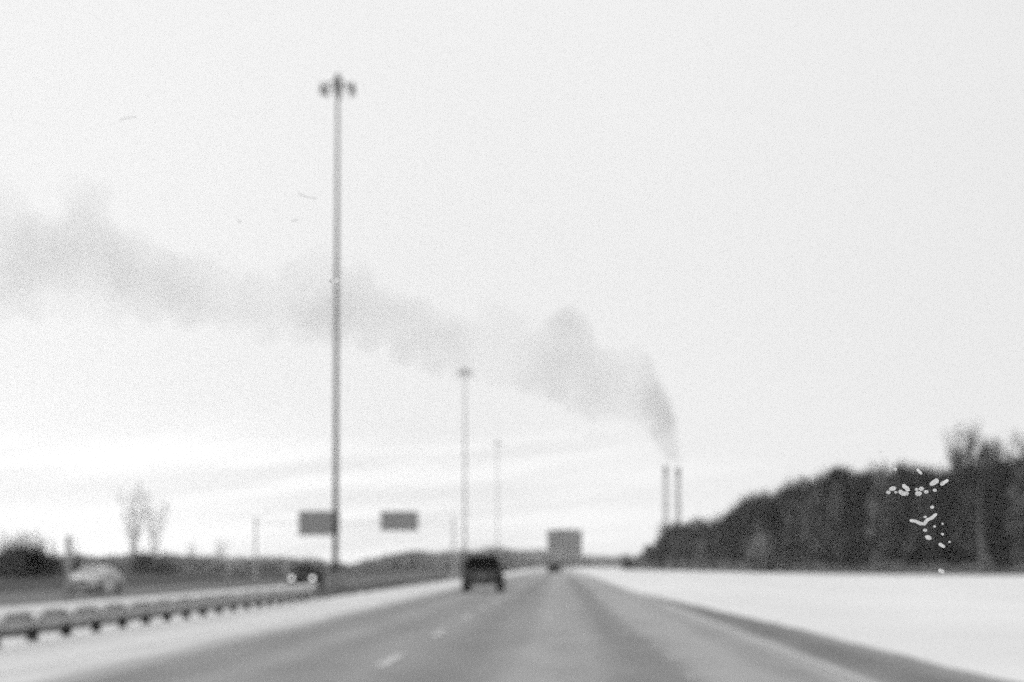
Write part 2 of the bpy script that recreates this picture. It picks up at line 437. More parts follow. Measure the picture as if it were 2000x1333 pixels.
def wheel(parent, x, y, r, wd=0.22, side=1):
    wm = NB()
    tube(wm, [(-wd/2, 0, 0), (-wd/2+0.03, 0, 0), (wd/2-0.03, 0, 0), (wd/2, 0, 0)], [r*0.9, r, r, r*0.9], 20)
    wo = empty('wheel', (x, y, r)); wo.parent = parent
    obj('tyre', wm, rubber, wo, smooth_=False)
    rb = NB(); tube(rb, [(side*wd/2*0.98, 0, 0), (side*(wd/2+0.012), 0, 0)], [r*0.62, r*0.55], 14); obj('rim', rb, rim_m, wo)
def quad_panel(pts, th, m, name, parent, label=None):
    bm = NB(); pts = [Vector(p) for p in pts]
    nrm = (pts[1]-pts[0]).cross(pts[2]-pts[0]).normalized()
    a = [bm.verts.new(p) for p in pts]; b = [bm.verts.new(p+nrm*th) for p in pts]
    bm.faces.new(a[::-1]); bm.faces.new(b); n = len(pts)
    for i in range(n): bm.faces.new((a[i], a[(i+1) % n], b[(i+1) % n], b[i]))
    return obj(name, bm, m, parent)

def make_car(name, loc, rz, paint_v, kind, rough=0.5, lights_on=False, glass=None, wdt=1.80, lower=None):
    """front of the car is +y in its own space"""
    root = empty(name, loc, rz)
    pm_ = mat(name+'_paint', paint_v, rough=rough, spec=0.15, nscale=3, namp=0.1)
    gl = glass or glass_dark
    hw = wdt/2
    if kind == 'suv':
        Lh, H_ = 2.35, 1.72
        prof = [(-2.30, 0.42), (-2.38, 0.60), (-2.33, 1.02), (-2.22, 1.12), (-1.98, 1.66), (-1.75, 1.72), (-0.4, 1.75), (0.35, 1.68), (1.05, 1.14), (2.15, 1.02), (2.36, 0.80), (2.36, 0.42), (1.9, 0.34), (-1.9, 0.34)]
        belt, roofz, shrink = 1.10, 1.74, 0.30; r = 0.37; wy = 1.42
        rw = [(-0.72, -2.225, 1.14), (0.72, -2.225, 1.14), (0.56, -2.00, 1.62), (-0.56, -2.00, 1.62)]
        ws = [(0.66, 0.98, 1.22), (-0.66, 0.98, 1.22), (-0.58, 0.42, 1.64), (0.58, 0.42, 1.64)]
    else:
        prof = [(-2.20, 0.38), (-2.28, 0.55), (-2.22, 0.92), (-1.70, 0.99), (-1.10, 1.38), (-0.5, 1.45), (0.2, 1.43), (0.95, 1.0), (1.9, 0.86), (2.22, 0.66), (2.24, 0.36), (1.9, 0.24), (-1.9, 0.24)]
        belt, roofz, shrink = 0.96, 1.46, 0.26; r = 0.32; wy = 1.36
        rw = [(-0.62, -1.66, 1.04), (0.62, -1.66, 1.04), (0.52, -1.16, 1.36), (-0.52, -1.16, 1.36)]
        ws = [(0.66, 0.90, 1.05), (-0.66, 0.90, 1.05), (-0.55, 0.28, 1.40), (0.55, 0.28, 1.40)]
    def wfn(y, z):
        h = hw if z < belt else hw - shrink*(z-belt)/(roofz-belt)
        h -= 0.10*max(0, (abs(y)-1.8))/0.6
        if z < 0.5: h -= 0.04
        return h
    b = body_mesh(prof, wfn, pm_, 'body', root)
    bv = b.modifiers.new('bevel', 'BEVEL'); bv.width = 0.03; bv.segments = 2; bv.limit_method = 'ANGLE'; bv.angle_limit = R(25)
    def lift(q, dy, dz): return [(x, y+dy, z+dz) for x, y, z in q]
    quad_panel(lift(rw, -0.035, 0.03), 0.012, gl, 'rear_window', root)
    quad_panel(lift(ws, 0.045, 0.03), 0.012, gl, 'windscreen', root)
    for s in (-1, 1):
        for (ya, yb, ta, tb) in (((-1.62, -0.45, -1.5, -0.45), (-0.35, 0.82, -0.35, 0.36)) if kind == 'suv' else ((-1.25, -0.35, -0.9, -0.35), (-0.25, 0.72, -0.25, 0.2))):
            z0, z1 = belt+0.05, roofz-0.10
            q = []
            for (y, z) in ((ya, z0), (yb, z0), (tb, z1), (ta, z1)):
                q.append((s*(wfn(y, z)+0.004), y, z))
            if s < 0: q = q[::-1]
            quad_panel(q, 0.012, gl, 'side_window', root)
        for wy_ in (-wy, wy): wheel(root, s*(hw-0.09 if kind != 'suv' else hw-0.12), wy_, r, wd=0.22 if kind != 'suv' else 0.30, side=s)
        # mirrors
        bm = NB(); box(bm, s*(hw-0.06), s*(hw+0.14), 0.62, 0.72, belt+0.0, belt+0.14); obj('mirror', bm, pm_, root, bevel=0.02)
        hm = mat('headlight_on', 0.8, emit=2.1) if lights_on else mat('headlight', 0.35, rough=0.4)
        yf = prof[-4][0] if kind == 'suv' else 2.22
        bm = NB(); tube(bm, [(s*(hw-0.23), 2.16, 0.68), (s*(hw-0.23), 2.30 if kind != 'suv' else 2.40, 0.66)], [0.11, 0.105], 14); obj('headlight', bm, hm, root)
        bm = NB()
        if kind == 'suv': box(bm, s*(hw-0.20), s*(hw-0.08), -2.385, -2.30, 0.80, 1.08)
        else: box(bm, s*(hw-0.36), s*(hw-0.12), -2.31, -2.2, 0.68, 0.84)
        obj('tail_light', bm, mat('tail_lens', 0.03, rough=0.5), root, bevel=0.01)
    bm = NB(); box(bm, -hw+0.06, hw-0.06, 2.2, 2.36 if kind != 'suv' else 2.44, 0.32, 0.50); obj('front_bumper', bm, lower or pm_, root, bevel=0.04)
    bm = NB(); box(bm, -hw+0.06, hw-0.06, -2.42 if kind != 'suv' else -2.50, -2.2, 0.34 if kind != 'suv' else 0.36, 0.58); obj('rear_bumper', bm, lower or pm_, root, bevel=0.04)
    bm = NB(); box(bm, -0.45, 0.45, 2.2, 2.29 if kind != 'suv' else 2.39, 0.56, 0.72); obj('grille', bm, mat('grille', 0.015, rough=0.6), root)
    yb_ = -2.42 if kind == 'suv' else -2.33
    bm = NB(); box(bm, -0.16, 0.16, yb_, yb_+0.06, 0.70, 0.80); obj('licence_plate', bm, mat('plate', 0.3), root)
    return root, prof

body_grey = mat('suv_lower_body', 0.07, rough=0.6, nscale=3, namp=0.1)
YS = 83.0
suv, _ = make_car('suv', (gx(945, YS), YS, 0.08), 0, 0.014, 'suv', rough=0.8, wdt=1.88, lower=mat('bumper_plastic', 0.05, rough=0.8))
tag(suv, 'dark boxy SUV driving ahead in the left lane, seen from behind', 'car')
# tailgate panel, dusted paler by road salt
bm = NB(); box(bm, -0.70, 0.70, -2.405, -2.34, 0.58, 1.00); obj('tailgate', bm, mat('salt_dusted_panel', 0.095, rough=0.9, nscale=5, namp=0.3), suv, bevel=0.02)
for s in (-1, 1):
    bm = NB(); box(bm, s*0.66-0.02, s*0.66+0.02, -1.5, 0.3, 1.77, 1.81); obj('roof_rail', bm, rubber, suv)
    bm = NB(); tube(bm, [(s*0.9, -2.36, 0.62), (s*0.9, -2.46, 0.45), (s*0.9, -2.44, 0.05)], [0.05, 0.16, 0.02], 8)
    bm.free()
YC = 112.0
hl, _ = make_car('oncoming_car', (gx(600, YC), YC, -0.18), math.pi, 0.03, 'sedan', lights_on=True)
tag(hl, 'dark oncoming car with both headlights lit beside the tall mast', 'car')
YW = 94.0
wc, _ = make_car('pale_sedan', (gx(186, YW), YW, -0.18), math.pi-0.10, 0.68, 'sedan', rough=0.4, glass=mat('sky_pale_glass', 0.48, rough=0.3), lower=mat('pale_bumper', 0.5, rough=0.5))  # window base colour kept pale in place of the reflected sky
tag(wc, 'pale silver sedan on the oncoming road at far left', 'car')
YF = 235.0
fc, _ = make_car('far_car', (gx(1083, YF), YF, 0.08), 0, 0.008, 'sedan', rough=0.8)
tag(fc, 'tiny dark car far ahead below the grey building', 'car')

# ------------------------------------------------------------------ block building far ahead
YB = 900.0
conc = mat('building_concrete', 0.25, rough=0.9, nscale=0.2, namp=0.15)
bx0, bx1 = gx(1069, YB), gx(1137, YB); bt = gz(1038, YB)
bd = empty('tower_block', ((bx0+bx1)/2, YB, -0.3)); tag(bd, 'square grey block building rising above far trees at the end of the road', 'building')
bw2 = (bx1-bx0)/2
bm = NB(); box(bm, -bw2, bw2, 0, 16, 0, bt); obj('wall', bm, conc, bd)
bm = NB(); box(bm, -bw2-0.25, bw2+0.25, -0.25, 16.25, bt+0.003, bt+0.9); obj('parapet', bm, conc, bd)
bm = NB(); box(bm, -bw2*0.45, bw2*0.6, 3, 12, bt+0.903, gz(1033, YB)); obj('roof_plant_room', bm, conc, bd)
bm = NB(); box(bm, bw2+0.003, bw2+4.5, 1, 14, 0, gz(1086, YB)); obj('annex', bm, conc, bd)
bm = NB(); box(bm, -0.85, 0.85, -0.06, 0.10, 0, 1.4); wme = bpy.data.meshes.new('window'); bm.to_mesh(wme); bm.free(); wme.materials.append(mat('window_glass', 0.15, rough=0.4))
nf = 6
for fz in range(nf):
    for kx in range(6):
        wo = bpy.data.objects.new('window', wme); col.objects.link(wo); wo.parent = bd
        wo.location = (-bw2+bw2*2*(kx+0.5)/6, 0, 1.4+fz*(bt-1.2)/nf)

# ------------------------------------------------------------------ chimneys
YCH = 1500.0
chim_m = mat('chimney_concrete', 0.46, rough=0.9, nscale=0.05, namp=0.2)
band_m = mat('chimney_band', 0.2, rough=0.9)
for px, top, rr, lab in ((1301, 911, 1.9, 'left one of two tall thin smokestacks behind the wood'), (1325, 914, 2.1, 'right one of two tall thin smokestacks behind the wood')):
    x = gx(px, YCH); h = gz(top, YCH)
    c = empty('chimney', (x, YCH, 0)); tag(c, lab, 'chimney', 'smokestacks of the distant plant')
    bm = NB(); tube(bm, [(0, 0, -1), (0, 0, h*0.5), (0, 0, h-7)], [rr*1.25, rr*1.08, rr], 20); obj('stack', bm, chim_m, c, smooth_=True)
    bm = NB(); tube(bm, [(0, 0, h-7), (0, 0, h)], [rr*1.08, rr*1.1], 20); obj('crown_band', bm, band_m, c)
    bm = NB(); tube(bm, [(0, 0, h*0.60), (0, 0, h*0.60+1)], [rr*1.5, rr*1.5], 20); obj('gallery', bm, chim_m, c)

# ------------------------------------------------------------------ smoke plume
def smoke_material():
    m = bpy.data.materials.new('smoke'); m.use_nodes = True
    t = m.node_tree; t.nodes.clear()
    o = t.nodes.new('ShaderNodeOutputMaterial'); v = t.nodes.new('ShaderNodeVolumePrincipled'); t.links.new(v.outputs[0], o.inputs['Volume'])
    v.inputs['Color'].default_value = (0.47, 0.47, 0.47, 1); v.inputs['Anisotropy'].default_value = 0.0
    g = t.nodes.new('ShaderNodeNewGeometry')
    n = t.nodes.new('ShaderNodeTexNoise'); n.inputs['Scale'].default_value = 0.013; n.inputs['Detail'].default_value = 5
    t.links.new(g.outputs['Position'], n.inputs['Vector'])
    s = t.nodes.new('ShaderNodeSeparateXYZ'); t.links.new(g.outputs['Position'], s.inputs[0])
    fade = M('ADD', smooth(s.outputs[0], gx(-150, YCH), gx(1100, YCH), 0.0030, 0.0062, tree=t), smooth(s.outputs[0], gx(1230, YCH), gx(1312, YCH), 0.0, 0.013, tree=t), tree=t)
    dens = M('MULTIPLY', smooth(n.outputs[0], 0.38, 0.60, 0.45, 1.55, tree=t), fade, tree=t)
    t.links.new(dens, v.inputs['Density'])
    return m
plume = [(1302, 905, 7), (1304, 893, 11), (1326, 906, 7), (1325, 893, 12), (1312, 878, 19), (1316, 902, 7), (1313, 888, 16), (1306, 868, 23), (1297, 845, 29), (1286, 820, 35), (1274, 795, 39), (1262, 770, 38), (1243, 748, 44), (1222, 735, 45),
         (1190, 740, 52), (1155, 728, 56), (1120, 705, 46), (1085, 700, 46), (1050, 690, 45), (1010, 680, 44), (975, 665, 46), (935, 668, 46), (900, 660, 44), (860, 650, 48), (820, 635, 50),
         (780, 625, 50), (740, 612, 50), (700, 600, 52), (655, 595, 58), (610, 590, 58), (560, 590, 54), (510, 590, 50), (460, 575, 54), (410, 570, 58), (360, 560, 62),
         (310, 545, 66), (260, 530, 72), (210, 515, 76), (160, 500, 80), (110, 500, 80), (60, 500, 84), (10, 500, 88), (-50, 495, 92), (-120, 490, 96),
         # puffs thrown up from the top of the plume, and wisps beneath it
         (965, 612, 30), (985, 635, 34), (1095, 640, 34), (1130, 660, 36), (1075, 650, 30), (1215, 715, 30), (620, 520, 38), (580, 545, 42), (150, 372, 40), (185, 385, 34), (165, 430, 46), (180, 470, 60),
         (20, 420, 46), (-30, 400, 50), (1130, 775, 34), (1165, 795, 34), (1210, 800, 30), (1240, 800, 26), (1100, 740, 40), (1240, 712, 36), (1000, 640, 40), (1115, 640, 40), (1150, 850, 16), (1180, 848, 14), (1120, 840, 12), (700, 545, 34), (640, 530, 36), (0, 590, 44), (70, 595, 40), (140, 590, 44), (210, 600, 40), (290, 600, 40), (370, 610, 38), (450, 620, 36), (520, 640, 34), (590, 645, 32), (650, 648, 34), (720, 660, 32), (790, 685, 34), (850, 700, 34), (910, 715, 34), (970, 725, 34), (1030, 735, 34), (1080, 755, 32), (-60, 590, 50), (1240, 820, 22), (20, 380, 36)]
bm = NB(); rnd = random.Random(5)
for i, (px, py, rp) in enumerate(plume):
    c = at(px, py, YCH+rnd.uniform(-12, 12)); r = rp*YCH/F*1.05
    bmesh.ops.create_icosphere(bm, subdivisions=2, radius=r, matrix=Matrix.Translation(c))
    if rp > 24:
        for k in range(4):
            a = rnd.uniform(0, 2*math.pi); e = rnd.uniform(-1, 1)
            d = Vector((math.cos(a), e*0.8, math.sin(a)))*r*rnd.uniform(0.55, 0.85)
            bmesh.ops.create_icosphere(bm, subdivisions=2, radius=r*rnd.uniform(0.3, 0.5), matrix=Matrix.Translation(c+d))
sm = obj('smoke_plume', bm, smoke_material()); sm['kind'] = 'stuff'
sm['label'] = 'grey smoke plume drifting left across the sky from the two smokestacks'; sm['category'] = 'smoke'
rm = sm.modifiers.new('remesh', 'REMESH'); rm.mode = 'VOXEL'; rm.voxel_size = 2.5
sm_ = sm.modifiers.new('smooth', 'SMOOTH'); sm_.iterations = 8; sm_.factor = 0.6

# ------------------------------------------------------------------ vegetation
bark = mat('bark', 0.05, rough=0.95, spec=0.05, nscale=3, namp=0.4)
bark_pale = mat('pale_bark', 0.16, rough=0.95, spec=0.05, nscale=1.5, namp=0.4)
needle = [mat('dark_needles', 0.045, rough=1, spec=0.02, nscale=0.4, namp=0.9), mat('brown_twigs', 0.06, rough=1, spec=0.02, nscale=0.8, namp=0.6), mat('grey_twigs', 0.085, rough=1, spec=0.02, nscale=0.8, namp=0.5)]

def vary(m, lo, hi):
    # every tree has its own tone
    t = m.node_tree; p = t.nodes['Principled BSDF']; src = p.inputs['Base Color'].links[0].from_socket
    oi = t.nodes.new('ShaderNodeObjectInfo'); mr = t.nodes.new('ShaderNodeMapRange'); t.links.new(oi.outputs['Random'], mr.inputs[0]); mr.inputs[3].default_value = lo; mr.inputs[4].default_value = hi
    vm = t.nodes.new('ShaderNodeVectorMath'); vm.operation = 'SCALE'; t.links.new(src, vm.inputs[0]); t.links.new(mr.outputs[0], vm.inputs['Scale']); t.links.new(vm.outputs[0], p.inputs['Base Color'])
for m_ in needle: vary(m_, 0.2, 3.4)
def quick_mesh(name, verts, faces, m):
    me = bpy.data.meshes.new(name); me.from_pydata(verts, [], faces); me.update(); me.materials.append(m); return me

def crown_mesh(name, h, rw, base, n, m, rng, conic=0.5, leaf=0.34):
    """a crown as many small leaf clumps gathered round limbs: gaps, uneven outline"""
    V = []; Fc = []
    clumps = []
    for i in range(46):
        t = rng.random()**0.85
        z = base+(h-base)*t
        prof_ = (1-t)**conic*(0.35+0.65*min(1, t*4))
        rr = rw*prof_*math.sqrt(rng.random())*1.0
        a = rng.uniform(0, 2*math.pi)
        clumps.append((Vector((rr*math.cos(a), rr*math.sin(a), z)), rw*rng.uniform(0.20, 0.42)*(1-0.55*t)))
    for i in range(n):
        c, cr = clumps[rng.randrange(len(clumps))]
        d = Vector((rng.gauss(0, 1), rng.gauss(0, 1), rng.gauss(0, 1.1))).normalized()*cr*rng.uniform(0.3, 1.08)
        p = c+d
        if p.z < 0.1: p.z = rng.uniform(0.1, 0.8)
        l = leaf*rng.uniform(0.5, 1.5)
        u = Vector((rng.gauss(0, 1), rng.gauss(0, 1), rng.gauss(0.6, 1))).normalized()
        v = u.cross(Vector((rng.gauss(0, 1), rng.gauss(0, 1), rng.gauss(0, 1)))).normalized()
        k = len(V)
        V += [p-u*l, p+v*l*0.38, p+u*l, p-v*l*0.38]; Fc.append((k, k+1, k+2, k+3))
    # thin leaders poking out at the top
    for i in range(70):
        a = rng.uniform(0, 2*math.pi); rr = rw*0.8*rng.random(); z0 = base+(h-base)*rng.uniform(0.55, 0.93)*(1-0.25*rr/rw)
        p = Vector((rr*math.cos(a), rr*math.sin(a), z0)); q = p+Vector((rng.gauss(0, 0.25), rng.gauss(0, 0.25), rng.uniform(1.2, 3.4)))
        k = len(V); V += [p+Vector((0.05, 0, 0)), p-Vector((0.05, 0, 0)), q]; Fc.append((k, k+1, k+2))
    return quick_mesh(name, V, Fc, m)

def limb_mesh(name, h, m, rng, spread=0.5, levels=4, r0=0.16, kids=4, upright=0.5, trunk_frac=0.35, min_r=0.012, twig=1.0):
    """bare branching: tapered three- to six-sided limbs"""
    V = []; Fc = []
    def seg(p, q, ra, rb, n):
        d = (q-p).normalized(); u = d.cross(Vector((0.3, 1, 0.1))).normalized(); v = d.cross(u); k = len(V)
        for c, r in ((p, ra), (q, rb)):
            for j in range(n):
                a = 2*math.pi*j/n; V.append(c+(u*math.cos(a)+v*math.sin(a))*r)
        for j in range(n): Fc.append((k+j, k+(j+1) % n, k+n+(j+1) % n, k+n+j))
    def grow(p, d, ln, r, lev):
        pts = [p]; dd = d.copy()
        for i in range(3):
            dd = (dd+Vector((rng.gauss(0, 0.12), rng.gauss(0, 0.12), upright*0.15))).normalized()
            pts.append(pts[-1]+dd*ln/3)
        for i in range(3):
            ra = max(min_r, r*(1-i*0.22)); rb = max(min_r, r*(1-(i+1)*0.22)); seg(pts[i], pts[i+1], ra, rb, 6 if lev == 0 else 3)
        if lev >= levels: return
        for k in range(kids+(2 if lev > 1 else 0)):
            f = rng.uniform(0.35, 1.0) if lev else rng.uniform(0.45, 1.0)
            i = min(2, int(f*3)); q = pts[i].lerp(pts[i+1], f*3-i)
            a = rng.uniform(0, 2*math.pi)
            side = Vector((math.cos(a), math.sin(a), 0.15))
            nd = (dd*(1-spread)+side*spread+Vector((0, 0, upright*0.4))).normalized()
            grow(q, nd, ln*rng.uniform(0.5, 0.78)*twig, max(min_r, r*0.5), lev+1)
    grow(Vector((0, 0, -0.2)), Vector((0, 0, 1)), h*trunk_frac, r0, 0)
    zs = max(v.z for v in V); s = h/zs
    V = [Vector((v.x, v.y, v.z*s)) for v in V]
    return quick_mesh(name, V, Fc, m)

rng = random.Random(11)
protos = []      # (crown mesh, trunk mesh, height, label)
for i in range(6):
    h = 12.0
    kind = ('dark conifer-like tree', 'dense twiggy tree')[i % 2]
    cm = crown_mesh('crown', h, rng.uniform(2.2, 2.9), 0.5, 3600, needle[(0, 1, 0, 2, 0, 1)[i]], rng, conic=(0.8, 0.4, 0.65, 0.35, 0.9, 0.45)[i])
    bmt = NB(); tube(bmt, [(0, 0, -0.4), (0.05, 0, 3), (-0.04, 0.05, 7), (0.02, 0, h*0.9)], [0.2, 0.15, 0.09, 0.03], 8)
    for k in range(10):
        a = rng.uniform(0, 6.28); z = rng.uniform(2, 9); tube(bmt, [(0, 0, z), (math.cos(a)*1.6*(1-z/14), math.sin(a)*1.6*(1-z/14), z+0.7)], [0.05, 0.015], 5)
    tm = bpy.data.meshes.new('trunk'); bmt.to_mesh(tm); bmt.free(); tm.materials.append(bark)
    protos.append((cm, tm, h))
def plant(name, meshes, x, y, z, s, rz, label, cat, group, sx=1.0):
    r = empty(name, (x, y, z), rz); r.scale = (s*sx, s*sx, s)
    for nm, me in meshes:
        o = bpy.data.objects.new(nm, me); col.objects.link(o); o.parent = r
    tag(r, label, cat, group)
    return r
# outline of the wood's top and the distance of its front edge, left to right
tops = [(1235, 1080), (1262, 1062), (1290, 1042), (1312, 1020), (1400, 1018), (1432, 988), (1500, 962), (1545, 945), (1600, 928), (1640, 912), (1700, 925), (1750, 908), (1800, 918), (1850, 930), (1885, 918), (1930, 915), (2000, 892), (2080, 870)]
def interp(tab, x):
    if x <= tab[0][0]: return tab[0][1]
    for (a, b), (c, d) in zip(tab, tab[1:]):
        if x <= c: return b+(d-b)*(x-a)/(c-a)
    return tab[-1][1]
front = [(1230, 470), (1300, 400), (1400, 330), (1600, 255), (1800, 226), (2000, 212), (2100, 208)]
cnt = 0
for row in range(5):
    px = 1240 + row*9
    while px < 2090:
        Y = interp(front, px)+row*5.5+rng.uniform(-1.5, 1.5)
        step = (3.0+0.25*row)/Y*F
        top = interp(tops, px) + 9*min(1, 300/Y) + rng.uniform(-4, 24)*min(1, 230/Y) + (8 if row == 0 else 0)
        hgt = gz(top, Y, px)+0.1
        cm, tm, h = protos[rng.randrange(6)]
        s = hgt/h
        wd = min(1.9, max(0.95, 1.05/s))
        sh = hgt < 7
        lab = 'dark tree standing in the dense wood on the right'
        plant('wood_tree', (('crown', cm), ('trunk', tm)), gx(px, Y), Y, 0.0, s, rng.uniform(0, 6.28), lab, 'tree', 'trees of the dense wood on the right', wd)
        cnt += 1
        px += step*rng.uniform(0.8, 1.25)
print('wood trees', cnt)
# underbrush along the foot of the wood: nobody could count it
V = []; Fc = []
for i in range(14000):
    px = rng.uniform(1236, 2080); Y = interp(front, px)-rng.uniform(0.0, 5.0)
    x = gx(px, Y); h = rng.uniform(0.3, 1.2+max(0, (1560-px)/300)*1.6+1.8*max(0, 0.3+noise.noise(Vector((px*0.013, 3, 0))))); l = rng.gauss(0, 0.3); k = len(V); wv = 0.05+0.07*rng.random()
    V += [(x-wv, Y, 0), (x+wv, Y, 0), (x+l, Y+rng.gauss(0, 0.3), h)]; Fc.append((k, k+1, k+2))
o = obj('underbrush', quick_mesh('underbrush', V, Fc, mat('dry_brush', 0.26, rough=1, spec=0, nscale=0.4, namp=0.6)), None)
tag(o, 'low grey brush along the foot of the dense wood', 'brush', kind='stuff')

# bare poplars above the wood at far right
dark_twig = mat('poplar_twigs', 0.05, rough=1, spec=0.02)
def tapered_trunk(h, r, m, seed):
    rg = random.Random(seed); bmt = NB(); pts = [(rg.gauss(0, 0.06), rg.gauss(0, 0.06), h*i/8-0.3) for i in range(9)]
    tube(bmt, pts, [r*(1-0.1*i) for i in range(9)], 8)
    me = bpy.data.meshes.new('trunk'); bmt.to_mesh(me); bmt.free(); me.materials.append(m); return me
pop = [limb_mesh('limbs', 20, dark_twig, random.Random(30+i), spread=0.36, levels=4, r0=0.12, kids=5, upright=1.5, trunk_frac=0.42, min_r=0.011, twig=1.0) for i in range(3)]
ptr = [tapered_trunk(16, 0.26, bark_pale if i == 0 else bark, 70+i) for i in range(3)]
for j, (px, top, dY, k, sx, lab) in enumerate(((1917, 806, -4, 0, 1.5, 'tall bare poplar with a pale trunk in front of the dark wood at far right'),
        (1858, 858, 6, 1, 1.5, 'bare treetop poking above the wood, first to the left of the pale-trunked poplar'),
        (1885, 880, 10, 2, 1.3, 'small bare treetop just left of the pale-trunked poplar'),
        (1945, 842, 8, 1, 1.5, 'bare treetop poking above the wood, first to the right of the pale-trunked poplar'),
        (1965, 858, 12, 2, 1.4, 'bare treetop above the wood between two taller ones near the right edge'),
        (1990, 826, 6, 1, 1.6, 'tall bare treetop above the wood at the right edge'),
        (2030, 800, 8, 2, 1.5, 'bare tree mostly beyond the right edge, twigs reaching in'),
        (1750, 893, 4, 2, 1.5, 'bare twigs above the wood over the left of the speck cluster'),
        (1800, 900, 6, 1, 1.5, 'bare twigs above the wood over the bright bar-shaped specks'),
        (1700, 910, 5, 1, 1.5, 'bare twigs above the wood midway along its top'),
        (1640, 900, 4, 1, 1.5, 'bare crown on the first high point of the wood'),
        (1560, 928, 3, 2, 1.5, 'bare crown on the rising edge of the wood'), (1500, 945, 3, 1, 1.5, 'bare crown lower on the rising edge of the wood'),
        (1445, 968, 3, 2, 1.6, 'bare crown above the step in the wood right of the smokestacks'), (1360, 1008, 3, 1, 1.8, 'low bare crown on the wood just right of the smokestacks'),
        (1600, 915, 7, 1, 1.6, 'bare twigs between the first high point of the wood and its rising edge'), (1670, 905, 8, 2, 1.6, 'bare twigs just right of the first high point of the wood'),
        (1725, 905, 8, 1, 1.6, 'bare twigs above the leftmost of the white specks'), (1775, 905, 9, 2, 1.6, 'bare twigs above the middle clump of white specks'),
        (1825, 905, 9, 1, 1.6, 'bare twigs above the wood right of the speck cluster'), (1905, 860, 9, 2, 1.7, 'bare treetop directly behind the pale-trunked poplar'),
        (1530, 935, 7, 1, 1.6, 'bare twigs midway along the rising edge of the wood'), (1470, 960, 6, 1, 1.7, 'bare twigs low on the rising edge of the wood'))):
    Y = interp(front, px)+dY; h = gz(top, Y, px)
    plant('bare_tree', (('limbs', pop[k]), ('trunk', ptr[k])), gx(px, Y), Y, 0, h/20.0, rng.uniform(0, 6.28), lab, 'tree', 'bare trees rising from the wood', sx)
sticks = []
for i in range(3):      # leafless twiggy tops, wide and fine
    rg = random.Random(90+i); bmv = NB()
    for k in range(46):
        a = rg.uniform(0, 6.28); rr = 2.6*math.sqrt(rg.random()); z0 = rg.uniform(4, 7.5); z1 = 10*(1-0.05*rr)*rg.uniform(0.82, 1.0)
        p0 = Vector((math.cos(a)*rr*0.35, math.sin(a)*rr*0.35, z0)); p1 = Vector((math.cos(a)*rr*0.8, math.sin(a)*rr*0.8, (z0+z1)/2)); p2 = Vector((math.cos(a)*rr, math.sin(a)*rr, z1))
        tube(bmv, [p0, p1, p2], [0.05, 0.035, 0.015], 3)
        for l in range(7):
            f = rg.uniform(0.1, 1); q = p1.lerp(p2, f); b = rg.uniform(0, 6.28); ln = rg.uniform(0.4, 1.0)
            tube(bmv, [q, q+Vector((math.cos(b)*ln*0.6, math.sin(b)*ln*0.6, ln*0.7))], [0.022, 0.012], 3)
    me = bpy.data.meshes.new('limbs'); bmv.to_mesh(me); bmv.free(); me.materials.append(dark_twig); sticks.append((me, tapered_trunk(8, 0.14, bark, 95+i)))
px = 1300
while px < 2060:
    Y = interp(front, px)+rng.uniform(1, 12); h = gz(interp(tops, px)-rng.uniform(2, 26)*min(1.1, 260/Y), Y, px)
    me, tme = sticks[rng.randrange(3)]
    plant('bare_tree', (('limbs', me), ('trunk', tme)), gx(px, Y), Y, 0, h/10.0, rng.uniform(0, 6.28), 'thin leafless tree whose twigs fringe the top of the dark wood', 'tree', 'leafless trees fringing the wood', rng.uniform(0.75, 1.0)*10/h*1.1)
    px += rng.uniform(8, 20)
# leafy paler bush in front of the wood
def bush_mesh(m, seed, n=1500, rw=1.6, h=2.4, leaf=0.2):
    return crown_mesh('crown', h, rw, 0.0, n, m, random.Random(seed), conic=0.3, leaf=leaf)
bush_p = bush_mesh(mat('pale_brush', 0.24, rough=1, nscale=1, namp=0.5), 4)
bush_d = bush_mesh(needle[0], 5); bush_g = bush_mesh(mat('grey_brush', 0.20, rough=1, nscale=1, namp=0.7), 6)
stem_b = NB()
for k in range(7):
    a = k*0.9; tube(stem_b, [(0, 0, -0.2), (0.5*math.cos(a), 0.5*math.sin(a), 1.3)], [0.04, 0.015], 5)
stem_me = bpy.data.meshes.new('stem'); stem_b.to_mesh(stem_me); stem_b.free(); stem_me.materials.append(bark)
def bush(px, Y, me, s, lab, sx=1.0, grp=None):
    return plant('bush', (('crown', me), ('stem', stem_me)), gx(px, Y), Y, 0, s, rng.uniform(0, 6), lab, 'bush', grp, sx)
bush(1488, 284, bush_p, 1.75, 'pale rounded bush at the foot of the dark wood', 1.2)
bush(1226, 440, bush_d, 1.0, 'small dark bush at the left tip of the wood', 1.2)
bush(1926, 207, bush_p, 0.95, 'pale small bush at the foot of the pale-trunked poplar', 0.6)

